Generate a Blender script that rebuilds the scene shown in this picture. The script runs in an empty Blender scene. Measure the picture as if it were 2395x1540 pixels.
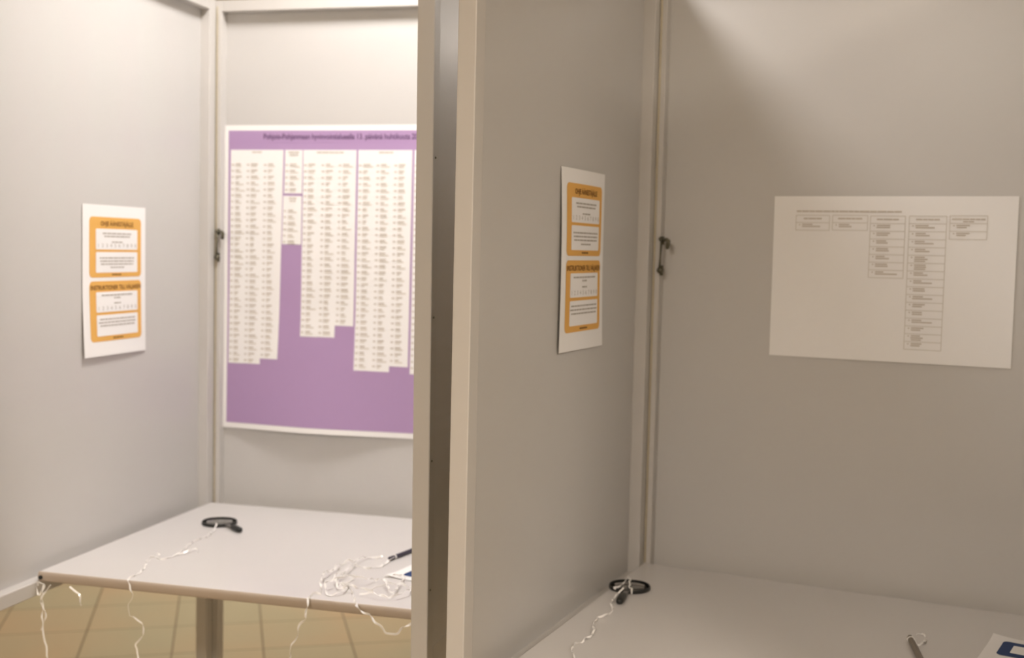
import bpy, bmesh, math, random
from mathutils import Vector, Matrix, Euler

# ------------------------------------------------------------------ camera, exposure
sc = bpy.context.scene
C = sc.collection
F_PX, W_PX = 2773.84, 2395.0
CAM_H, PITCH, ROLL = 1.33, math.radians(3.8189), math.radians(1.3259)
fw = Vector((0, math.cos(PITCH), -math.sin(PITCH)))
up = Vector((0, math.sin(PITCH), math.cos(PITCH)))
ri = Vector((1, 0, 0))
r2 = ri*math.cos(ROLL) + up*math.sin(ROLL)
u2 = up*math.cos(ROLL) - ri*math.sin(ROLL)
cd = bpy.data.cameras.new('camera')
cam = bpy.data.objects.new('camera', cd); C.objects.link(cam)
m = Matrix((r2, u2, -fw)).transposed().to_4x4()
m.translation = (0, 0, CAM_H)
cam.matrix_world = m
cd.sensor_width = 36
cd.lens = F_PX*36/W_PX
cd.clip_start = 0.05
cd.dof.use_dof = True
cd.dof.focus_distance = 1.5
cd.dof.aperture_fstop = 4.9
sc.camera = cam
sc.view_settings.view_transform = 'Standard'
sc.view_settings.look = 'None'
sc.view_settings.gamma = 1
sc.view_settings.use_curve_mapping = False
sc.view_settings.exposure = 0.31

world = bpy.data.worlds.new('world'); sc.world = world; world.use_nodes = True
world.node_tree.nodes['Background'].inputs[0].default_value = (1, .93, .84, 1)
world.node_tree.nodes['Background'].inputs[1].default_value = 0.3

CEIL_Z = 2.43
# ceiling lamps and added fill panels: x, y, strength, colour, size x, size y
LAMPS = [(-0.28, 2.21, 53.0, (1.0, .945, .905), .30, .30),
         (-0.95, -0.9, 52.0, (1.0, .885, .77), .60, .60),  # added front fill, brightens divider edges and both booth interiors
         (1.5, -0.3, 36.0, (1.0, .88, .75), .60, .60),  # added fill from the right for the shaded divider panel
         (-0.9, 4.7, 36.0, (1.0, .88, .74), .60, .60),
         (2.2, 5.4, 9.0, (1.0, .90, .80), .60, .60)]

# ------------------------------------------------------------------ materials
def mat(name, col, rough=.5, metal=0, spec=.5, noise=0, nscale=40, bump=0, coat=0):
    mt = bpy.data.materials.new(name); mt.use_nodes = True
    nt = mt.node_tree; b = nt.nodes['Principled BSDF']
    b.inputs['Base Color'].default_value = (*col, 1)
    b.inputs['Roughness'].default_value = rough
    b.inputs['Metallic'].default_value = metal
    b.inputs['Specular IOR Level'].default_value = spec
    b.inputs['Coat Weight'].default_value = coat
    b.inputs['Coat Roughness'].default_value = .12
    if noise or bump:
        tc = nt.nodes.new('ShaderNodeTexCoord')
        n = nt.nodes.new('ShaderNodeTexNoise'); n.inputs['Scale'].default_value = nscale; n.inputs['Detail'].default_value = 4
        nt.links.new(tc.outputs['Object'], n.inputs['Vector'])
        if noise:
            mx = nt.nodes.new('ShaderNodeMix'); mx.data_type = 'RGBA'
            mx.inputs['A'].default_value = (*[c*(1-noise) for c in col], 1)
            mx.inputs['B'].default_value = (*[min(1, c*(1+noise)) for c in col], 1)
            nt.links.new(n.outputs['Fac'], mx.inputs['Factor']); nt.links.new(mx.outputs['Result'], b.inputs['Base Color'])
        if bump:
            bp = nt.nodes.new('ShaderNodeBump'); bp.inputs['Strength'].default_value = bump; bp.inputs['Distance'].default_value = .001
            nt.links.new(n.outputs['Fac'], bp.inputs['Height']); nt.links.new(bp.outputs['Normal'], b.inputs['Normal'])
    return mt

M_SHEET = mat('panel_laminate', (.585, .572, .556), .30, noise=.02, nscale=5)
M_FRAME = mat('painted_frame', (.60, .58, .555), .45, noise=.02, nscale=12)
M_TABLE = mat('table_laminate', (.69, .67, .655), .32, noise=.015, nscale=8, coat=.2)
M_EDGE = mat('table_edge_warm_shade', (.46, .385, .31), .45, noise=.03, nscale=30)  # warm shade on the table's front edge is put into this brown
M_PAPER = mat('white_paper', (.91, .90, .895), .7, spec=.25)
M_ORANGE = mat('orange_print', (.80, .45, .12), .7, spec=.25)
M_BROWN = mat('brown_print', (.20, .085, .02), .7, spec=.2)
M_LINE = mat('fine_line_print', (.68, .65, .60), .7, spec=.2)
M_GREY = mat('grey_print', (.47, .44, .40), .7, spec=.2)
M_LGREY = mat('light_grey_print', (.60, .55, .49), .7, spec=.2)
M_MGREY = mat('faint_grey_print', (.70, .66, .60), .7, spec=.2)
M_LILAC = mat('lilac_print', (.44, .295, .51), .65, spec=.3)
M_DPURPLE = mat('dark_purple_print', (.10, .05, .12), .7, spec=.2)
M_BLUE = mat('blue_print', (.018, .05, .16), .6, spec=.3)
M_BLACK = mat('black_plastic', (.012, .013, .012), .4)
M_GPLAST = mat('grey_plastic', (.16, .15, .14), .3)
M_BRASS = mat('brass_hinge', (.56, .50, .37), .4, metal=.3, noise=.15, nscale=90)
M_STEEL = mat('dull_steel', (.13, .12, .085), .4, metal=.6)
M_RIBBON = mat('white_ribbon', (.97, .955, .93), .14, spec=.8, coat=.6)
M_INK = mat('dark_pen_body', (.045, .04, .065), .35)
M_PENCIL = mat('grey_brown_pen_body', (.20, .17, .13), .4)
M_WALL = mat('warm_painted_wall', (.78, .68, .55), .8, noise=.03, nscale=2)
M_CEIL = mat('ceiling_tile', (.74, .70, .64), .85, noise=.03, nscale=3)

def lens_material():
    mt = bpy.data.materials.new('clear_lens'); mt.use_nodes = True; nt = mt.node_tree
    nt.nodes.remove(nt.nodes['Principled BSDF'])
    out = nt.nodes['Material Output']
    t = nt.nodes.new('ShaderNodeBsdfTransparent'); t.inputs[0].default_value = (.985, .985, .98, 1)
    g = nt.nodes.new('ShaderNodeBsdfGlossy'); g.inputs['Roughness'].default_value = .03
    f = nt.nodes.new('ShaderNodeFresnel'); f.inputs[0].default_value = 1.18
    mx = nt.nodes.new('ShaderNodeMixShader')
    nt.links.new(f.outputs[0], mx.inputs[0]); nt.links.new(t.outputs[0], mx.inputs[1]); nt.links.new(g.outputs[0], mx.inputs[2])
    nt.links.new(mx.outputs[0], out.inputs['Surface'])
    return mt
M_LENS = lens_material()

def floor_material():
    mt = bpy.data.materials.new('floor_tiles'); mt.use_nodes = True; nt = mt.node_tree
    b = nt.nodes['Principled BSDF']; L = nt.links.new
    tc = nt.nodes.new('ShaderNodeTexCoord')
    mp = nt.nodes.new('ShaderNodeMapping')
    mp.inputs['Location'].default_value = (-GX/TILE, -GY/TILE_D, 0)
    mp.inputs['Scale'].default_value = (1/TILE, 1/TILE_D, 1)
    L(tc.outputs['Object'], mp.inputs['Vector'])
    br = nt.nodes.new('ShaderNodeTexBrick')
    br.offset = 0; br.squash = 1
    br.inputs['Scale'].default_value = 1
    br.inputs['Brick Width'].default_value = 1; br.inputs['Row Height'].default_value = 1
    br.inputs['Mortar Size'].default_value = .011; br.inputs['Mortar Smooth'].default_value = .15
    br.inputs['Mortar'].default_value = (.16, .125, .08, 1)
    # a colour for every tile
    fl = nt.nodes.new('ShaderNodeVectorMath'); fl.operation = 'FLOOR'
    L(mp.outputs[0], fl.inputs[0]); L(mp.outputs[0], br.inputs['Vector'])
    wn = nt.nodes.new('ShaderNodeTexWhiteNoise'); L(fl.outputs[0], wn.inputs['Vector'])
    nz = nt.nodes.new('ShaderNodeTexNoise'); nz.inputs['Scale'].default_value = 1.3; L(tc.outputs['Object'], nz.inputs['Vector'])
    ad = nt.nodes.new('ShaderNodeMath'); ad.operation = 'MULTIPLY_ADD'; ad.inputs[1].default_value = .35; L(wn.outputs['Value'], ad.inputs[0])
    sb = nt.nodes.new('ShaderNodeMath'); sb.operation = 'MULTIPLY_ADD'; sb.inputs[1].default_value = 1.9; sb.inputs[2].default_value = -.62
    L(nz.outputs['Fac'], sb.inputs[0]); L(sb.outputs[0], ad.inputs[2])
    rp = nt.nodes.new('ShaderNodeValToRGB')
    rp.color_ramp.elements[0].color = (.375, .350, .245, 1); rp.color_ramp.elements[0].position = .25
    rp.color_ramp.elements[1].color = (.44, .340, .22, 1); rp.color_ramp.elements[1].position = .75
    L(ad.outputs[0], rp.inputs[0])
    L(rp.outputs[0], br.inputs['Color1']); L(rp.outputs[0], br.inputs['Color2'])
    L(br.outputs['Color'], b.inputs['Base Color'])
    b.inputs['Roughness'].default_value = .38
    bp = nt.nodes.new('ShaderNodeBump'); bp.invert = True; bp.inputs['Strength'].default_value = .4; bp.inputs['Distance'].default_value = .002
    L(br.outputs['Fac'], bp.inputs['Height']); L(bp.outputs[0], b.inputs['Normal'])
    return mt
TILE, TILE_D, GX, GY = .2905, .283, -.170, 3.905

def emission(name, col, s):
    mt = bpy.data.materials.new(name); mt.use_nodes = True
    b = mt.node_tree.nodes['Principled BSDF']
    b.inputs['Base Color'].default_value = (.9, .9, .9, 1)
    b.inputs['Emission Color'].default_value = (*col, 1); b.inputs['Emission Strength'].default_value = s
    return mt

# ------------------------------------------------------------------ mesh helpers
def obj(name, bm, mt, parent=None, smooth=False, bevel=0):
    me = bpy.data.meshes.new(name)
    bmesh.ops.recalc_face_normals(bm, faces=bm.faces[:])
    bm.to_mesh(me); bm.free()
    me.materials.append(mt)
    if smooth:
        for p in me.polygons: p.use_smooth = True
    o = bpy.data.objects.new(name, me); C.objects.link(o)
    if parent is not None: o.parent = parent
    if bevel:
        b = o.modifiers.new('bevel', 'BEVEL'); b.width = bevel; b.segments = 3; b.limit_method = 'ANGLE'
    return o

def add_box(bm, x0, x1, y0, y1, z0, z1):
    x0, x1 = sorted((x0, x1)); y0, y1 = sorted((y0, y1)); z0, z1 = sorted((z0, z1))
    v = [bm.verts.new(p) for p in ((x0,y0,z0),(x1,y0,z0),(x1,y1,z0),(x0,y1,z0),(x0,y0,z1),(x1,y0,z1),(x1,y1,z1),(x0,y1,z1))]
    for f in ((0,3,2,1),(4,5,6,7),(0,1,5,4),(1,2,6,5),(2,3,7,6),(3,0,4,7)): bm.faces.new([v[i] for i in f])

def box(name, mt, x0, x1, y0, y1, z0, z1, parent=None, bevel=.0012):
    bm = bmesh.new(); add_box(bm, x0, x1, y0, y1, z0, z1)
    return obj(name, bm, mt, parent, bevel=bevel)

def add_tube(bm, pts, rad, n=10, caps=True):
    pts = [Vector(p) for p in pts]; rings = []
    rads = rad if isinstance(rad, (list, tuple)) else [rad]*len(pts)
    prev = None
    for i, p in enumerate(pts):
        t = (pts[min(i+1, len(pts)-1)] - pts[max(i-1, 0)]).normalized()
        a = (prev - t*prev.dot(t)) if prev is not None else t.orthogonal()
        a.normalize(); prev = a; b = t.cross(a)
        rings.append([bm.verts.new(p + (a*math.cos(k*2*math.pi/n) + b*math.sin(k*2*math.pi/n))*rads[i]) for k in range(n)])
    for r, s in zip(rings, rings[1:]):
        for k in range(n): bm.faces.new((r[k], r[(k+1) % n], s[(k+1) % n], s[k]))
    if caps: bm.faces.new(rings[0][::-1]); bm.faces.new(rings[-1])

def add_lathe(bm, prof, n=64, closed=True):
    rings = [[bm.verts.new((r*math.cos(k*2*math.pi/n), r*math.sin(k*2*math.pi/n), z)) for k in range(n)] for r, z in prof]
    pairs = list(zip(rings, rings[1:])) + ([(rings[-1], rings[0])] if closed else [])
    for a, b in pairs:
        for k in range(n): bm.faces.new((a[k], a[(k+1) % n], b[(k+1) % n], b[k]))
    if not closed:
        bm.faces.new(rings[0][::-1]); bm.faces.new(rings[-1])

def catmull(pts, per=8):
    P = [Vector(p) for p in pts]; P = [2*P[0]-P[1]] + P + [2*P[-1]-P[-2]]; out = []
    for i in range(1, len(P)-2):
        a, b, c, d = P[i-1], P[i], P[i+1], P[i+2]
        for k in range(per):
            t = k/per
            out.append(.5*((2*b) + (c-a)*t + (2*a-5*b+4*c-d)*t*t + (3*b-a-3*c+d)*t*t*t))
    out.append(P[-2]); return out

def tag(o, label, cat, group=None, kind=None):
    o['label'] = label; o['category'] = cat
    if group: o['group'] = group
    if kind: o['kind'] = kind
    return o

def empty(name, mw):
    o = bpy.data.objects.new(name, None); C.objects.link(o); o.empty_display_size = .05
    o.matrix_world = mw
    return o

def struct(o):
    o['kind'] = 'structure'; return o

# ------------------------------------------------------------------ room shell
floor_rot = math.radians(13.5)
X0, X1, Y0, Y1 = -4.0, 3.6, -3.4, 6.6
bm = bmesh.new(); R = Matrix.Rotation(-floor_rot, 4, 'Z')
co = [R @ Vector((x, y, 0)) for x, y in ((X0, Y0), (X1, Y0), (X1, Y1), (X0, Y1))]
top = [bm.verts.new(c) for c in co]; bot = [bm.verts.new(c + Vector((0, 0, -.05))) for c in co]
bm.faces.new(top); bm.faces.new(bot[::-1])
for i in range(4): bm.faces.new((top[i], bot[i], bot[(i+1) % 4], top[(i+1) % 4]))
fl = struct(obj('floor', bm, floor_material())); fl.rotation_euler = (0, 0, floor_rot)
struct(box('ceiling', M_CEIL, X0, X1, Y0, Y1, CEIL_Z+.012, CEIL_Z+.08, bevel=0))
struct(box('wall_left', M_WALL, X0-.1, X0, Y0, Y1, 0, CEIL_Z+.012, bevel=0))
struct(box('wall_right', M_WALL, X1, X1+.1, Y0, Y1, 0, CEIL_Z+.012, bevel=0))
struct(box('wall_back', M_WALL, X0, X1, Y1, Y1+.1, 0, CEIL_Z+.012, bevel=0))
struct(box('wall_front', M_WALL, X0, X1, Y0-.1, Y0, 0, CEIL_Z+.012, bevel=0))

where = ['above the left voting booth', 'added as unseen fill over the open floor well in front of the booths', 'added as unseen fill off to the right in front of the right voting booth', 'beyond the left voting booth', 'far beyond the right voting booth']
for (x, y, s, col, sx, sy), w in zip(LAMPS, where):
    t = empty('ceiling_light', Matrix.Translation((x, y, CEIL_Z-.03)))
    tag(t, 'square white ceiling light panel ' + w, 'ceiling light', 'ceiling light panels')
    bm = bmesh.new(); a, b = sx/2, sy/2
    add_box(bm, -a-.02, a+.02, -b-.02, -b, 0, .042); add_box(bm, -a-.02, a+.02, b, b+.02, 0, .042)
    add_box(bm, -a-.02, -a, -b, b, 0, .042); add_box(bm, a, a+.02, -b, b, 0, .042)
    obj('frame', bm, M_FRAME, t)
    bm = bmesh.new(); add_box(bm, -a, a, -b, b, .006, .040)
    obj('diffuser', bm, emission('lamp_diffuser', col, s), t)

# ------------------------------------------------------------------ the two booths
BOOTH = {'l': (Vector((-.7138, 2.7726, 0)), math.radians(14.2688), math.radians(.2335)),
         'r': (Vector((.2537, 2.3298, 0)), math.radians(25.2445), math.radians(-1.2497))}
T, S, Z_T = 1.8843, .0232, {'l': .7234, 'r': .7216}
BW = .797                      # clear width to the inner frame face of the right-hand panel

def booth_matrix(B):
    o, y, k = BOOTH[B]
    return Matrix.Translation(o) @ Matrix.Rotation(-y, 4, 'Z')
def lp(B, u, v, z):            # booth plan coordinates (along the back, out from it, up) -> booth local
    k = BOOTH[B][2]
    return Vector((u + v*math.sin(-k), -v*math.cos(k), z))
def wp(B, u, v, z):
    return booth_matrix(B) @ lp(B, u, v, z)

def latch(parent, x, y, z, flip=1):
    # small dark plate with a screw head, a turned hook and its rod, and the eye below
    bm = bmesh.new()
    add_box(bm, x-.004, x+.004, y-.0015, y, z-.006, z+.010)
    add_box(bm, x-.0035, x+.0035, y-.0015, y, z-.066, z-.046)
    la = obj('latch', bm, M_STEEL, parent, bevel=.0006)
    bm = bmesh.new()
    add_tube(bm, [(x+.001, y-.006, z+.003), (x+.012, y-.008, z+.0035), (x+.0145, y-.008, z+.001), (x+.0135, y-.007, z-.010), (x+.0125, y-.006, z-.014)], [.003, .0036, .0044, .0042, .003])
    add_tube(bm, [(x, y-.006, z+.004), (x-.001, y-.007, z-.03), (x-.002, y-.006, z-.056)], [.0026, .0018, .0030])
    obj('hook', bm, M_STEEL, la, smooth=True)
    bm = bmesh.new()
    for zz, rr in ((z+.004, .0045), (z-.056, .0065)):
        add_tube(bm, [(x-.001, y-.001, zz), (x-.001, y-.009, zz), (x-.001, y-.011, zz)], [rr, rr*.9, rr*.3], 14)
    obj('screw', bm, M_STEEL, la, smooth=True)

def side_panel(B, root, u0, mirror, D, name, v0=.0105, v1=.039, lean=0):
    """panel running out from the back; recess faces +u (mirror=1) or -u (mirror=-1); u0 = plane of the outer face"""
    k = BOOTH[B][2]
    g = lambda a: u0 + mirror*a
    th = .0272
    # local frame rotated about the hinge line by the panel's own angle
    sheet = box('side_panel', M_SHEET, g(.0008), g(.004), -v0-.004, -D+.004, .683 if mirror > 0 else .640, T-.004, root, bevel=0)
    sheet.rotation_euler = (0, lean, -k)
    z0 = .70
    if lean: sheet.location = (math.sin(-lean)*z0, 0, 0)
    a, b = g(0), g(th)
    box('stile', M_FRAME, a, b, -v0, -v1, 0, T, sheet, .0018)
    box('stile', M_FRAME, a, b, -D, -D+.0285, 0, T, sheet, .0018)
    box('top_rail', M_FRAME, a, b, -v1, -D+.0285, T-.0255, T, sheet, .0015)
    box('bottom_rail', M_FRAME, a, b, -v1, -D+.0285, .6794, .7054, sheet, .0015)
    return sheet

def back_panel(B, root):
    sheet = box('back_panel', M_SHEET, 0, BW+.02, .0135, .0175, .683, T-.004, root, bevel=0)
    y0, y1 = -.0097, .0175
    box('stile', M_FRAME, -.004, .0375, y0, y1, 0, T, sheet, .0015)
    box('stile', M_FRAME, BW-.012, BW+.0272, y0, y1, 0, T, sheet, .0015)
    box('top_rail', M_FRAME, .0375, BW-.012, y0, y1, T-.0255, T, sheet, .0015)
    box('bottom_rail', M_FRAME, .0375, BW-.012, y0, y1, .6794, .7054, sheet, .0015)
    return sheet

def tabletop(B, root, depth, th=.018):
    z = Z_T[B]; bm = bmesh.new()
    if B == 'l': pts = [(S+.0006, .0215), (BW-.003, .0215), (BW-.003, depth), (S+.0006, depth)]
    else: pts = [(S+.005, .0215), (BW-.003, .0215), (BW-.003, depth), (S+.005, depth)]
    c = [lp(B, u, v, 0) for u, v in pts]
    if B == 'l': c[1].x = c[2].x = BW-.004
    else: c[1].x = BW-.004; c[2].x = BW+.006
    t = [bm.verts.new((p.x, p.y, z)) for p in c]; b = [bm.verts.new((p.x, p.y, z-th)) for p in c]
    bm.faces.new(t); bm.faces.new(b[::-1])
    for i in range(4): bm.faces.new((t[i], b[i], b[(i+1) % 4], t[(i+1) % 4]))
    tt = obj('tabletop', bm, M_TABLE, root, bevel=.0015)
    p, q = c[3], c[2]
    bm = bmesh.new(); n = 8; rr = th/2
    # rounded front edge band
    ring = []
    for k in range(n+1):
        a = math.pi/2 - math.pi*k/n
        ring.append((math.cos(a)*rr*.45, math.sin(a)*rr))
    A = [bm.verts.new((p.x, p.y-dy-.0003, z-rr+dz)) for dy, dz in ring]
    Bv = [bm.verts.new((q.x, q.y-dy-.0003, z-rr+dz)) for dy, dz in ring]
    for k in range(n): bm.faces.new((A[k], A[k+1], Bv[k+1], Bv[k]))
    bm.faces.new(A); bm.faces.new(Bv[::-1]); bm.faces.new((A[0], Bv[0], Bv[-1], A[-1]))
    obj('edge_band', bm, M_EDGE, tt, smooth=False)
    bm = bmesh.new()
    add_tube(bm, [(p.x+.006, p.y-.0035, z-.010), (p.x+.006, p.y-.0065, z-.010)], .0038, 16)
    obj('bolt_cap', bm, M_BLACK, tt)
    return tt

for B, lab in (('l', 'left voting booth of pale grey framed panels, brightly lit, with the large lilac poster'),
               ('r', 'right voting booth of pale grey framed panels, in shade, with the plain white list')):
    root = empty('voting_booth', booth_matrix(B))
    tag(root, lab, 'voting booth', 'voting booths')
    bp = back_panel(B, root)
    D = .81 if B == 'l' else .813
    side_panel(B, root, -.004, 1, D, 'side_panel')
    if B == 'l': rp = side_panel(B, root, BW+.0272, -1, .81, 'side_panel', lean=-.0065)
    else:
        rp = side_panel(B, root, BW+.0272, -1, .813, 'side_panel')
    if B == 'l':   # rivets on the outer face of the middle divider
        bm = bmesh.new()
        for zz in (.80, 1.0, 1.22, 1.46, 1.70):
            add_tube(bm, [(BW+.0262, -.800, zz), (BW+.0286, -.800, zz)], [.0024, .0014], 10)
        obj('rivet', bm, M_STEEL, rp)
    tabletop(B, root, .6531 if B == 'l' else .70)
    bm = bmesh.new(); z = .72
    while z < T-.03:
        x = .0262; y = -.0105
        add_tube(bm, [(x, y-.0008, z), (x, y-.0008, z+.0345)], .0016, 10); z += .036
    add_box(bm, .0242, .0282, -.0106, -.0100, .72, T-.03)
    obj('hinge', bm, M_BRASS, root, smooth=False)
    latch(bp, .0335 if B == 'l' else .0425, -.0108 if B == 'l' else -.0125, 1.353)

# ------------------------------------------------------------------ printed sheets
def rrect(bm, x0, y0, x1, y1, off, lift, r=0, step=.018):
    """axis-aligned (optionally rounded) patch that follows the paper's surface"""
    ys = []
    if r:
        for k in range(6): ys.append((y0 + r - r*math.cos(k*math.pi/12)**1, r - r*math.sin(k*math.pi/12)))
        ys = [(y0 + r*(1-math.cos(a)), r*(1-math.sin(a))) for a in [k*math.pi/12 for k in range(7)]]
    else: ys = [(y0, 0)]
    ya, yb = y0+r, y1-r
    n = max(1, int((yb-ya)/step))
    mid = [(ya+(yb-ya)*i/n, 0) for i in range(1 if r else 1, n)]
    if r: topl = [(y1 - r*(1-math.cos(a)), r*(1-math.sin(a))) for a in [k*math.pi/12 for k in range(6, -1, -1)]]
    else: topl = [(y1, 0)]
    ys = ys + mid + topl
    nx = max(1, int((x1-x0)/step)); rows = []
    for y, ins in ys:
        rows.append([bm.verts.new((x0+ins+(x1-x0-2*ins)*i/nx, y, 0)) for i in range(nx+1)])
    for row in rows:
        for v in row: v.co.z = lift(v.co.x, v.co.y) + off
    for a, b in zip(rows, rows[1:]):
        for i in range(nx): bm.faces.new((a[i], a[i+1], b[i+1], b[i]))

def pmesh(name, bm, mt, parent):
    me = bpy.data.meshes.new(name); bm.to_mesh(me); bm.free(); me.materials.append(mt)
    o = bpy.data.objects.new(name, me); C.objects.link(o); o.parent = parent
    return o

def text_mesh(name, s, x0, x1, y, height, off, lift, mt, parent, bold=.0, fit=True):
    cu = bpy.data.curves.new(name, 'FONT'); cu.body = s; cu.size = 1; cu.offset = bold; cu.resolution_u = 3
    t = bpy.data.objects.new(name, cu); C.objects.link(t)
    dg = bpy.context.evaluated_depsgraph_get(); me = bpy.data.meshes.new_from_object(t.evaluated_get(dg))
    bpy.data.objects.remove(t); bpy.data.curves.remove(cu)
    xs = [v.co.x for v in me.vertices]; a, b = min(xs), max(xs)
    sy = height/.70                   # cap height of the built-in font is ~0.7 em
    for v in me.vertices:
        X = x0 + (v.co.x-a)*((x1-x0)/(b-a)); Y = y + v.co.y*sy
        v.co = (X, Y, lift(X, Y)+off)
    me.materials.clear(); me.materials.append(mt)
    o = bpy.data.objects.new(name, me); C.objects.link(o); o.parent = parent
    return o

def words(bm, rng, x0, x1, y, h, off, lift, gap=.0022):
    """a row of word-length strokes standing for lettering too small and soft to read"""
    x = x0
    while x < x1-.003:
        w = min(rng.uniform(.006, .018), x1-x)
        rrect(bm, x, y-h/2, x+w, y+h/2, off, lift, 0, .02); x += w+gap

def paper_thing(name, B, plane, u, z, w, h, lift, label, cat, group=None, rot=0, mt=None):
    """plane 'side': on the left panel's sheet, local x points to the back; plane 'back': on the back sheet.
    Origin = lower-left corner as read."""
    o, yw, k = BOOTH[B]
    if plane == 'side':
        base = wp(B, .0006, u, z)
        ev = (wp(B, 0, 1, 0) - wp(B, 0, 0, 0)).normalized()
        ax = -ev; an = ax.cross(Vector((0, 0, 1)))
    else:
        base = wp(B, u, 0, z) - (wp(B, 0, 1, 0) - wp(B, 0, 0, 0)).normalized()*0.0128
        ax = (wp(B, 1, 0, 0) - wp(B, 0, 0, 0)).normalized(); an = ax.cross(Vector((0, 0, 1)))
    mw = Matrix((ax, Vector((0, 0, 1)), an)).transposed().to_4x4(); mw.translation = base
    mw = mw @ Matrix.Rotation(rot, 4, 'Z')
    bm = bmesh.new(); rrect(bm, 0, 0, w, h, 0, lift, 0, .01)
    ob = pmesh(name, bm, mt or M_PAPER, None)
    s = ob.modifiers.new('thickness', 'SOLIDIFY'); s.thickness = .0003; s.offset = -1
    ob.matrix_world = mw
    tag(ob, label, cat, group)
    return ob

OFF = .0005
def instruction(B, vleft, z, w, h, lift, label, rot=0):
    P = paper_thing('instruction_sheet', B, 'side', vleft, z, w, h, lift, label, 'sign', 'voter instruction sheets', rot)
    rng = random.Random(5)
    mm = w/.22
    for i, (top, head, hx0, hx1) in enumerate(((.024, 'OHJE ÄÄNESTÄJÄLLE', .0585, .1725), (.1515, 'INSTRUKTIONER TILL VÄLJAREN', .0255, .2005))):
        yt = h - top; yb = yt - .120
        bm = bmesh.new(); rrect(bm, .0215*mm, yb, .2025*mm, yt, OFF, lift, .0095, .012)
        ob = pmesh('orange_box', bm, M_ORANGE, P)
        text_mesh('heading', head, hx0*mm, hx1*mm, yt-.0172, .0088, 2*OFF, lift, M_BROWN, ob, .012)
        a0, a1, b0, b1 = (.0235, .0645, .0695, .1105) if i == 0 else (.0215, .0620, .0675, .1095)
        for t0, t1 in ((a0, a1), (b0, b1)):
            bm = bmesh.new(); rrect(bm, .042*mm, yt-t1, .188*mm, yt-t0, 2*OFF, lift, .003, .012)
            pmesh('text_box', bm, M_PAPER, ob)
        bm = bmesh.new(); cx = .1145*mm
        rows = ([(.0325, .101), (.0383, .090), (.0495, .038), (.0815, .122), (.0877, .118), (.0937, .114), (.1003, .048)] if i == 0 else
                [(.0283, .110), (.0342, .025), (.0447, .025), (.0763, .126), (.0828, .134), (.0892, .124)])
        for yy, ww in rows: words(bm, rng, cx-ww/2, cx+ww/2, yt-yy, .0025, 3*OFF, lift, .0015)
        pmesh('small_print', bm, M_GREY, ob)
        yy = .0600 if i == 0 else .0578
        text_mesh('digit_row', '1  2  3  4  5  6  7  8  9  0', .049*mm, .183*mm, yt-yy, .0072, 3*OFF, lift, M_GREY, ob)
        bm = bmesh.new(); words(bm, rng, cx-.018, cx+.018, yt-.1148, .0026, 2*OFF, lift, .001)
        pmesh('footer_print', bm, M_BROWN, ob)
    return P

def lift_left(x, y):
    t = 1-y/.30; s = x/.22
    return .0012 + .009*max(0, t-.55)**1.3*1.6*(1-.7*s) + .0015*math.sin(s*math.pi)*t
def lift_right(x, y):
    t = 1-y/.30; s = x/.21
    return .0012 + .004*math.sin(math.pi*t)*(1-s) + .010*max(0, t-.5)**1.5 + .0025*math.sin(s*math.pi)*(1-t)
instruction('l', .489, 1.100, .221, .3005, lift_left,
            'white sheet with two orange boxes on the left panel of the bright booth')
instruction('r', .4465, 1.164, .2075, .3025, lift_right,
            'white sheet with two orange boxes on the shaded grey divider panel')

# candidate poster, lilac, on the back of the left booth
PX0, PZ0, PW, PH = .0335, .8985, .738, .7045
def lift_poster(x, y):
    t = 1-y/PH
    return .0012 + 0.065*max(0, t-.60)**1.25*math.exp(-((x-.24)/.16)**2) + .0008*math.sin(x*13+2*y) + .0008
P = paper_thing('candidate_poster', 'l', 'back', PX0, PZ0, PW, PH, lift_poster,
                'large lilac poster of candidate columns on the back of the bright booth', 'poster')
bm = bmesh.new(); rrect(bm, .0130, .0125, PW-.013, PH-.0125, OFF, lift_poster, 0, .015)
field = pmesh('lilac_field', bm, M_LILAC, P)
# poster coordinates: u/z measured on the sheet, moved to the poster's own frame
def pu(u): return (u-.0437)*.995+.0012+.0025
def pz(z): return (z-.9014)*(PH/.7016)
text_mesh('title', 'Pohjois-Pohjanmaan hyvinvointialueella 13. päivänä huhtikuuta 2025', pu(.1418), pu(.1418)+.3870, pz(1.5712), .0122, 2*OFF, lift_poster, M_DPURPLE, field, .010)
bm = bmesh.new(); rrect(bm, .0130, pz(1.5640), PW-.013, pz(1.5646), 2*OFF, lift_poster, 0, .02)
pmesh('title_rule', bm, mat('lilac_rule', (.42, .25, .50), .7), field)
rng = random.Random(11)
PT = 1.5468
columns = [  # x0, x1, [(sub-column x0, x1, bottom)], top, header width
    (.0575, .1905, [(.0575, .0965, 1.0530), (.0965, .1395, 1.0536), (.1395, .1905, 1.0665)], PT, .024),
    (.1942, .2376, [(.1942, .2376, 1.4478)], PT, .026),
    (.1925, .2380, [(.1925, .2372, 1.3320)], 1.4424, .018),
    (.2416, .3722, [(.2395, .2830, 1.1218), (.2830, .3245, 1.1222), (.3245, .3695, 1.1496)], PT, .068),
    (.3763, .5057, [(.3740, .4165, 1.0500), (.4165, .4590, 1.0498), (.4590, .5035, 1.0628)], PT, .034),
    (.5097, .6250, [(.5085, .5470, 1.0475), (.5470, .5860, 1.0475), (.5860, .6250, 1.1200)], PT, .040),
    (.6290, .7200, [(.6290, .6740, 1.2500), (.6740, .7200, 1.2500)], PT, .030)]
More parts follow.
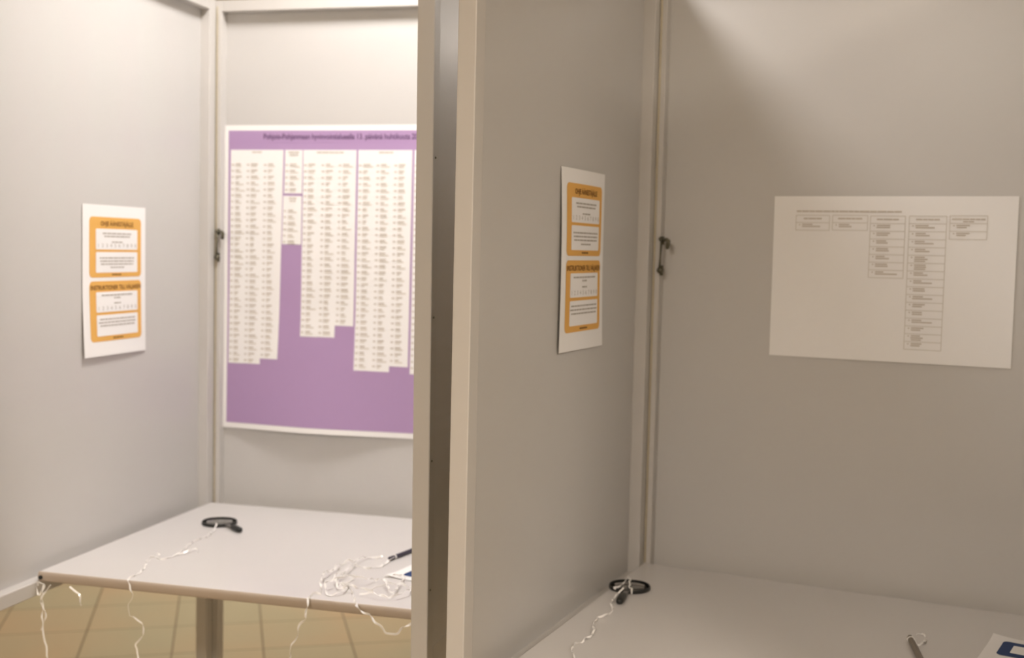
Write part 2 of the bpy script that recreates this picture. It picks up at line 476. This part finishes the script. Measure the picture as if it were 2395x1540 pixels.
for x0, x1, subs, tz, hw in columns:
    bm = bmesh.new()
    zc = max(max(s[2] for s in subs), 0)
    for (a, b, zb) in subs:
        rrect(bm, pu(a)+(0 if a != subs[0][0] else 0), pz(zb), pu(b), pz(tz), 2*OFF, lift_poster, 0, .02)
    col = pmesh('candidate_column', bm, M_PAPER, field)
    bm = bmesh.new(); bl = bmesh.new(); c = (pu(x0)+pu(x1))/2
    words(bm, rng, c-hw/2, c+hw/2, pz(tz-.0055), .0032, 3*OFF, lift_poster, .001)
    if len(subs) == 1: words(bm, rng, c-hw*.38, c+hw*.42, pz(tz-.0115), .0030, 3*OFF, lift_poster, .001)
    for (a, b, zb) in subs:
        z = tz-.034
        while z > zb+.005:
            xa = pu(a)+.0022
            rrect(bm, xa, pz(z)-.0018, xa+rng.uniform(.0055, .0075), pz(z)+.0012, 3*OFF, lift_poster)
            xn = xa+.0105; wn = rng.uniform(.009, .0175)
            rrect(bm, xn, pz(z)-.0005, xn+wn, pz(z)+.0028, 3*OFF, lift_poster)
            rrect(bl, xn, pz(z)-.0048, xn+rng.uniform(.006, min(.024, pu(b)-xn-.001)), pz(z)-.0020, 3*OFF, lift_poster)
            z -= .01410
    pmesh('name_rows', bm, M_LGREY, col)
    pmesh('detail_rows', bl, M_MGREY, col)

def warp(o):
    for v in o.data.vertices:      # the sheet hangs a little out of true towards its foot
        t = max(0, min(1, 1-(v.co.y-.10)/.55))
        v.co.x += -t*(.0025 + .0070*math.exp(-((v.co.x-.150)/.022)**2)) + .0015
    for c in o.children: warp(c)
for c in field.children: 
    if c.name.startswith('candidate_column'): warp(c)

# plain candidate list, A3 landscape, on the back of the right booth
AX, AZ, AW, AH = .2525, 1.1432, .4215, .2985
def lift_list(x, y):
    t = 1-y/AH
    return .0010 + .0045*max(0, t-.7)*math.sin(math.pi*x/AW) + .0008*math.sin(x*9)
A = paper_thing('candidate_list', 'r', 'back', AX, AZ, AW, AH, lift_list,
                'plain white landscape sheet of small name tables in the shaded booth', 'sign', rot=math.radians(.1))
def q(u, z): return u-AX, z-AZ
rng = random.Random(3)
bm = bmesh.new(); x0, y0 = q(.2945, 1.4138); words(bm, rng, x0, x0+.1870, y0, .0028, OFF, lift_list, .0008)
pmesh('headline_print', bm, M_LGREY, A)
tabs = [(.2938, .3549, 1.4065, 1.3789, 1, .033, 0), (.3604, .4230, 1.4068, 1.3796, 1, .043, 0), (.4279, .4882, 1.4060, 1.2945, 7, .038, 0),
        (.4950, .5580, 1.4063, 1.1675, 16, .040, 0), (.5636, .6250, 1.4074, 1.3660, 2, .055, 1)]
for (a, b, zt, zb, n, hw, two) in tabs:
    bm = bmesh.new(); xa, yt = q(a, zt); xb, yb = q(b, zb); lw = .0006; hh = .0135
    ys = [yt, yt-hh] + [yt-hh-(yt-hh-yb)*i/n for i in range(1, n+1)]
    for y in ys: rrect(bm, xa, y-lw, xb, y+lw, OFF, lift_list)
    for x in (xa, xb): rrect(bm, x-lw, yb, x+lw, yt, OFF, lift_list)
    pm = pmesh('name_table', bm, M_LINE, A)
    bm = bmesh.new(); cx = (xa+xb)/2
    words(bm, rng, cx-hw/2, cx+hw/2, yt-.006, .0026, OFF, lift_list, .0008)
    if two: words(bm, rng, cx-.009, cx+.009, yt-.0103, .0022, OFF, lift_list, .0008)
    for i in range(1, n+1):
        yr = ys[i]; rh = ys[i]-ys[i+1]; k = 3 if (a > .49 and i in (5, 6, 15)) else 2
        for j in range(k):
            ww = rng.uniform(.014, .024) * (1.6 if (j == k-1 and rng.random() < .25) else 1)
            x = xa+.0105+rng.uniform(0, .0012)
            rrect(bm, x, yr-.0034-j*.0036-.0011, x+min(ww, .04), yr-.0034-j*.0036+.0011, OFF, lift_list)
        rrect(bm, xa+.0055, yr-.0050, xa+.0080, yr-.0030, OFF, lift_list)
    pmesh('name_print', bm, M_LGREY, pm)

# ------------------------------------------------------------------ magnifying glasses
def magnifier(B, u, v, u_end, v_end, tilt, label):
    z = Z_T[B]
    c = wp(B, u, v, z); e = wp(B, u_end, v_end, z); d = (e-c).normalized()
    mw = Matrix((d, Vector((-d.y, d.x, 0)), Vector((0, 0, 1)))).transposed().to_4x4(); mw.translation = c
    t = empty('magnifying_glass', mw @ Matrix.Rotation(tilt, 4, 'Y'))
    tag(t, label, 'magnifying glass', 'magnifying glasses')
    R_ = .0375
    bm = bmesh.new()
    add_lathe(bm, [(R_, .0010), (R_+.0002, .0038), (R_-.0003, .0064), (R_-.0008, .0070), (R_-.0016, .0070), (R_-.0021, .0062), (R_-.0021, .0018), (R_-.0016, .0005), (R_-.0008, .0003)])
    obj('rim', bm, M_BLACK, t, smooth=True)
    bm = bmesh.new()
    prof = [(.0008, .0064), (.010, .0062), (.020, .0056), (.028, .0049), (R_-.0021, .0040), (R_-.0021, .0034), (.028, .0028), (.020, .0022), (.010, .0017), (.0008, .0015)]
    add_lathe(bm, prof, 48, closed=False)
    obj('lens', bm, M_LENS, t, smooth=True)
    L = (e-c).length
    bm = bmesh.new(); add_box(bm, R_-.0008, R_+.028, -.0046, .0046, .0014, .0064)
    obj('neck', bm, M_GPLAST, t, bevel=.0018)
    bm = bmesh.new(); n = 12; secs = []
    xs = [R_+.024, R_+.027, R_+.033, L-.012, L-.004, L]
    hw = [.0050, .0062, .0068, .0068, .0062, .0036]; hh = [.0040, .0048, .0056, .0056, .0050, .0028]
    for x, a, b in zip(xs, hw, hh):
        secs.append([bm.verts.new((x, a*math.copysign(abs(math.cos(k*2*math.pi/n))**.7, math.cos(k*2*math.pi/n)), 0.0058+b*math.copysign(abs(math.sin(k*2*math.pi/n))**.7, math.sin(k*2*math.pi/n)))) for k in range(n)])
    for s1, s2 in zip(secs, secs[1:]):
        for k in range(n): bm.faces.new((s1[k], s1[(k+1) % n], s2[(k+1) % n], s2[k]))
    bm.faces.new(secs[0][::-1]); bm.faces.new(secs[-1])
    obj('handle', bm, M_BLACK, t, smooth=True)
magnifier('l', .1475, .2100, .2290, .2700, 0, 'black rimmed magnifying glass on the table of the bright booth')
magnifier('r', .0600, .2060, .0760, .3120, 0, 'black rimmed magnifying glass on the table of the shaded booth')

# ------------------------------------------------------------------ ribbons
def ribbon_bm(bm, pts, width=.0024, seed=0, tw=38, wig=.0012, floor_z=None):
    rng = random.Random(seed); P = catmull(pts, 10); s = 0; prev = None; last = None; n = len(P)
    ph = rng.uniform(0, 6); rate = tw
    for i, p in enumerate(P):
        t = (P[min(i+1, n-1)] - P[max(i-1, 0)]).normalized()
        if i: s += (p-P[i-1]).length
        p = p + Vector((math.sin(s*210+ph), math.cos(s*170+ph), math.sin(s*260+1))) * wig
        if floor_z is not None: p.z = max(p.z, floor_z+width*.5)
        a = (prev - t*prev.dot(t)) if prev is not None else t.orthogonal()
        a.normalize(); prev = a; b = t.cross(a)
        ang = s*rate*2 + 1.5*math.sin(s*60+ph)
        w = (a*math.cos(ang) + b*math.sin(ang)) * width/2
        nn = t.cross(w).normalized()*.0003
        cur = [bm.verts.new(p+w+nn), bm.verts.new(p-w+nn), bm.verts.new(p-w-nn), bm.verts.new(p+w-nn)]
        if last:
            for k in range(4): bm.faces.new((last[k], last[(k+1) % 4], cur[(k+1) % 4], cur[k]))
        else: bm.faces.new(cur[::-1])
        last = cur
    bm.faces.new(last)

def ribbon(label, strands, group='white ribbons tied to the booths', width=.0030):
    bm = bmesh.new()
    for i, (B, pts, lowest) in enumerate(strands):
        ribbon_bm(bm, [wp(B, *p) for p in pts], width, 3+i*7, floor_z=lowest)
    o = obj('ribbon', bm, M_RIBBON, None, smooth=False)
    return tag(o, label, 'ribbon', group)

zt, zr = Z_T['l'], Z_T['r']
h = .0018
s1 = [(.158, .247, zt+.010), (.1640, .256, zt+.006), (.1804, .3166, zt+h), (.1811, .3547, zt+.004), (.1785, .3706, zt+h), (.1857, .4084, zt+.004), (.1934, .4413, zt+h),
      (.201, .48, zt+.003), (.1979, .5012, zt+h), (.1861, .512, zt+h), (.1660, .5003, zt+.003), (.1684, .5249, zt+.002), (.1852, .561, zt+h), (.1974, .5881, zt+.003),
      (.2035, .6134, zt+h), (.2050, .6430, zt+.002), (.2110, .6620, zt-.001), (.2171, .664, .7160), (.2223, .664, .7017), (.2172, .664, .6895), (.2146, .664, .6776), (.2164, .664, .6638),
      (.2267, .664, .6594), (.2387, .664, .6528), (.2456, .664, .6403), (.2388, .664, .624), (.2302, .664, .613), (.2303, .664, .5974), (.2354, .664, .5862), (.233, .664, .56)]
ribbon('thin twisted white ribbon from the magnifying glass over the front edge of the bright table',
       [('l', s1[:15], zt), ('l', s1[14:], None), ('l', [(.201, .48, zt+.003), (.212, .462, zt+.006), (.2160, .4368, zt+.005), (.2303, .4457, zt+.002)], zt),
        ('l', [(.1861, .512, zt+.002), (.172, .495, zt+.006), (.1624, .4834, zt+.003)], zt)])
clump = [(.5575, .6580, zt+.002), (.5565, .6317, zt+.003), (.5652, .6206, zt+h), (.548, .585, zt+.012), (.5332, .5322, zt+.014), (.5329, .5022, zt+.006), (.5326, .4714, zt+.012), (.5285, .441, zt+.004),
         (.5402, .4272, zt+.010), (.5607, .4458, zt+.006), (.5732, .4446, zt+h), (.5986, .4326, zt+.003), (.603, .3987, zt+.004), (.606, .3500, zt+.006)]
clump2 = [(.582, .3661, zt+.004), (.5625, .373, zt+.002), (.552, .41, zt+.010), (.5733, .5678, zt+.012), (.5943, .5691, zt+.004), (.6008, .6138, zt+.008), (.5829, .6280, zt+h), (.565, .600, zt+.014),
          (.590, .560, zt+.018), (.6215, .5455, zt+.012), (.628, .5201, zt+.004), (.6551, .5482, zt+.014), (.6884, .6054, zt+.010), (.6802, .5396, zt+.006), (.6735, .4985, zt+.010), (.6491, .4771, zt+.004), (.6327, .4888, zt+h)]
clump3 = [(.6316, .6114, zt+h), (.6571, .6161, zt+.010), (.690, .620, zt+.006), (.7121, .584, zt+.012), (.700, .540, zt+.004), (.668, .560, zt+.012), (.640, .590, zt+.006), (.610, .600, zt+.014),
          (.585, .590, zt+.004), (.560, .545, zt+.016), (.575, .520, zt+.006), (.600, .548, zt+.012), (.580, .580, zt+.003)]
h2 = [(.5575, .6560, zt+.002), (.5600, .668, zt-.003), (.5600, .671, .7108), (.5604, .675, .6967), (.5495, .675, .683), (.5473, .675, .6716), (.5435, .675, .6601), (.5342, .675, .6442), (.5311, .675, .6364), (.5336, .675, .6255), (.532, .675, .60)]
h3 = [(.5849, .5523, zt+.004), (.6079, .5923, zt+.006), (.6261, .6213, zt+.004), (.6400, .6500, zt+.003), (.6500, .6680, zt+.002), (.6600, .690, .729), (.6723, .69, .722), (.6838, .69, .7145), (.6937, .69, .7075), (.7037, .69, .6977), (.7128, .69, .6907), (.7241, .69, .6897), (.7389, .69, .7000), (.7536, .69, .7122)]
ribbon('tangled heap of thin white ribbon at the front edge of the bright table',
       [('l', clump, zt), ('l', clump2, zt), ('l', clump3, zt), ('l', h2, None), ('l', h3[:5], zt), ('l', h3[4:], None)], width=.0038)
knot = [(.0300, .668, .700), (.0330, .668, .7085), (.0387, .67, .7090), (.0457, .67, .7018), (.0413, .67, .6935), (.0457, .67, .686), (.0412, .67, .6761), (.0429, .67, .6637), (.0500, .67, .6525), (.0464, .67, .6403), (.0427, .67, .6161), (.048, .67, .6008), (.0498, .67, .5851), (.0533, .67, .5697), (.053, .67, .54)]
knot2 = [(.0609, .67, .7050), (.0560, .67, .6990), (.0480, .67, .6925), (.0435, .67, .6850), (.0400, .67, .6760), (.0415, .67, .6600), (.0425, .67, .6400), (.0400, .67, .6200)]
knot3 = [(.1006, .672, .7060), (.1119, .672, .7000), (.1198, .672, .6908), (.125, .672, .6756)]
knot4 = [(.0306, .668, .7040), (.0290, .668, .6960), (.0296, .668, .6861), (.0370, .668, .6840), (.0400, .668, .6960), (.0420, .668, .7040)]
ribbon('white ribbon knotted under the left front corner of the bright table',
       [('l', knot, None), ('l', knot2, None), ('l', knot3, None), ('l', knot4, None)], width=.0030)
s4 = [(.0600, .2440, zr+.010), (.0561, .2761, zr+.003), (.0633, .3149, zr+h), (.0781, .348, zr+.004), (.0803, .3761, zr+h), (.0766, .3913, zr+.005), (.0698, .3977, zr+h), (.0729, .4165, zr+.004),
      (.0763, .4399, zr+h), (.0873, .4656, zr+.005), (.093, .491, zr+h), (.0928, .5098, zr+.005), (.0901, .5273, zr+.003), (.0852, .5368, zr+h), (.0864, .5584, zr+.004), (.0937, .5806, zr+h), (.1045, .5959, zr+.003), (.115, .625, zr+h), (.110, .660, zr+h)]
wrap = [(.0460, .2380, zr+.003), (.0440, .2420, zr+.009), (.0500, .2250, zr+.0095), (.0455, .1720, zr+.0095), (.0425, .1640, zr+.010), (.0480, .1700, zr+.009), (.0660, .2230, zr+.0092), (.0755, .2420, zr+.0088), (.0780, .2450, zr+.004)]
ribbon('curly white ribbon tied to the magnifying glass in the shaded booth', [('r', s4, zr), ('r', wrap, zr)], width=.0032)
s5 = [(.5550, .2740, zr+.012), (.5600, .2790, zr+.008), (.5673, .2794, zr+h), (.5722, .2767, zr+.005), (.5742, .2478, zr+h), (.571, .2258, zr+.004), (.5671, .2184, zr+h), (.5600, .2300, zr+h)]
ribbon('short white ribbon loop at the end of the pen in the shaded booth', [('r', s5, zr)], width=.0032)

# ------------------------------------------------------------------ pens
def pen(B, a, b, length, r, body, label, gap):
    z = Z_T[B]; p = wp(B, *a, z+r+.0003); e = wp(B, *b, z+r+.0003); d = (e-p).normalized()
    mw = Matrix((d, Vector((0, 0, 1)).cross(d), Vector((0, 0, 1)))).transposed().to_4x4(); mw.translation = p
    t = empty('pen', mw); tag(t, label, 'pen', 'pens on the booth tables')
    bm = bmesh.new(); add_tube(bm, [(0, 0, 0), (.001, 0, 0), (gap-.002, 0, 0)], [r*.75, r*.95, r*.95], 16)
    obj('end_cap', bm, body, t, smooth=False)
    bm = bmesh.new(); add_tube(bm, [(gap-.002, 0, 0), (gap+.003, 0, 0)], r*.8, 16)
    add_tube(bm, [(gap+.0005, r*1.05*math.cos(k/12*2*math.pi), r*1.05*math.sin(k/12*2*math.pi)*.95) for k in range(13)], .0009, 6)
    obj('ribbon_wrap', bm, M_RIBBON, t)
    bm = bmesh.new(); add_tube(bm, [(gap+.003, 0, 0), (gap+.004, 0, 0), (length-.022, 0, 0), (length-.018, 0, 0)], [r*.9, r, r, r*.85], 16)
    obj('barrel', bm, body, t)
    bm = bmesh.new(); add_tube(bm, [(length-.018, 0, 0), (length-.004, 0, 0), (length, 0, 0)], [r*.85, r*.35, r*.12], 16)
    obj('tip', bm, M_BLACK, t)
pen('l', (.6000, .3780), (.6210, .2969), .14, .0042, M_INK, 'dark pen lying on the bright table beside the card', .018)
pen('r', (.5510, .2600), (.5709, .3394), .14, .0050, M_PENCIL, 'grey brown pen lying on the shaded table', .010)

# ------------------------------------------------------------------ cards with the blue rounded frame
def card(B, corner, pa, pb, w, hgt, label):
    """corner = upper-left corner of the card as read, pa = a point along its top, pb = a point down its side"""
    z = Z_T[B]; c = wp(B, *corner, z+.0008); ax = (wp(B, *pa, z+.0008)-c).normalized()
    ay = Vector((0, 0, 1)).cross(ax)
    mw = Matrix((ax, ay, Vector((0, 0, 1)))).transposed().to_4x4(); mw.translation = c
    lf = lambda x, y: .0006 + .004*max(0, 1-(x*x+y*y)**.5/.05)**2
    bm = bmesh.new(); rrect(bm, 0, -hgt, w, 0, 0, lf, 0, .01)
    t = pmesh('card', bm, M_PAPER, None); t.matrix_world = mw
    s = t.modifiers.new('thickness', 'SOLIDIFY'); s.thickness = .0004; s.offset = -1
    tag(t, label, 'card', 'cards with a blue rounded frame')
    bm = bmesh.new(); rrect(bm, .0200, -.0215-(w-.040), w-.0200, -.0215, OFF, lf, .009, .012)
    f = pmesh('blue_frame', bm, M_BLUE, t)
    bm = bmesh.new(); rrect(bm, .0375, -.0390-(w-.075), w-.0375, -.0390, 2*OFF, lf, .003, .012)
    pmesh('white_centre', bm, M_PAPER, f)
card('r', (.6717, .1676), (.7177, .1730), (.668, .286), .115, .150, 'white card with a blue rounded frame, half out of view on the shaded table')
card('l', (.6330, .4850), (.6560, .3680), (.6870, .5030), .118, .150, 'white card with a blue rounded frame, beside the ribbon heap on the bright table')
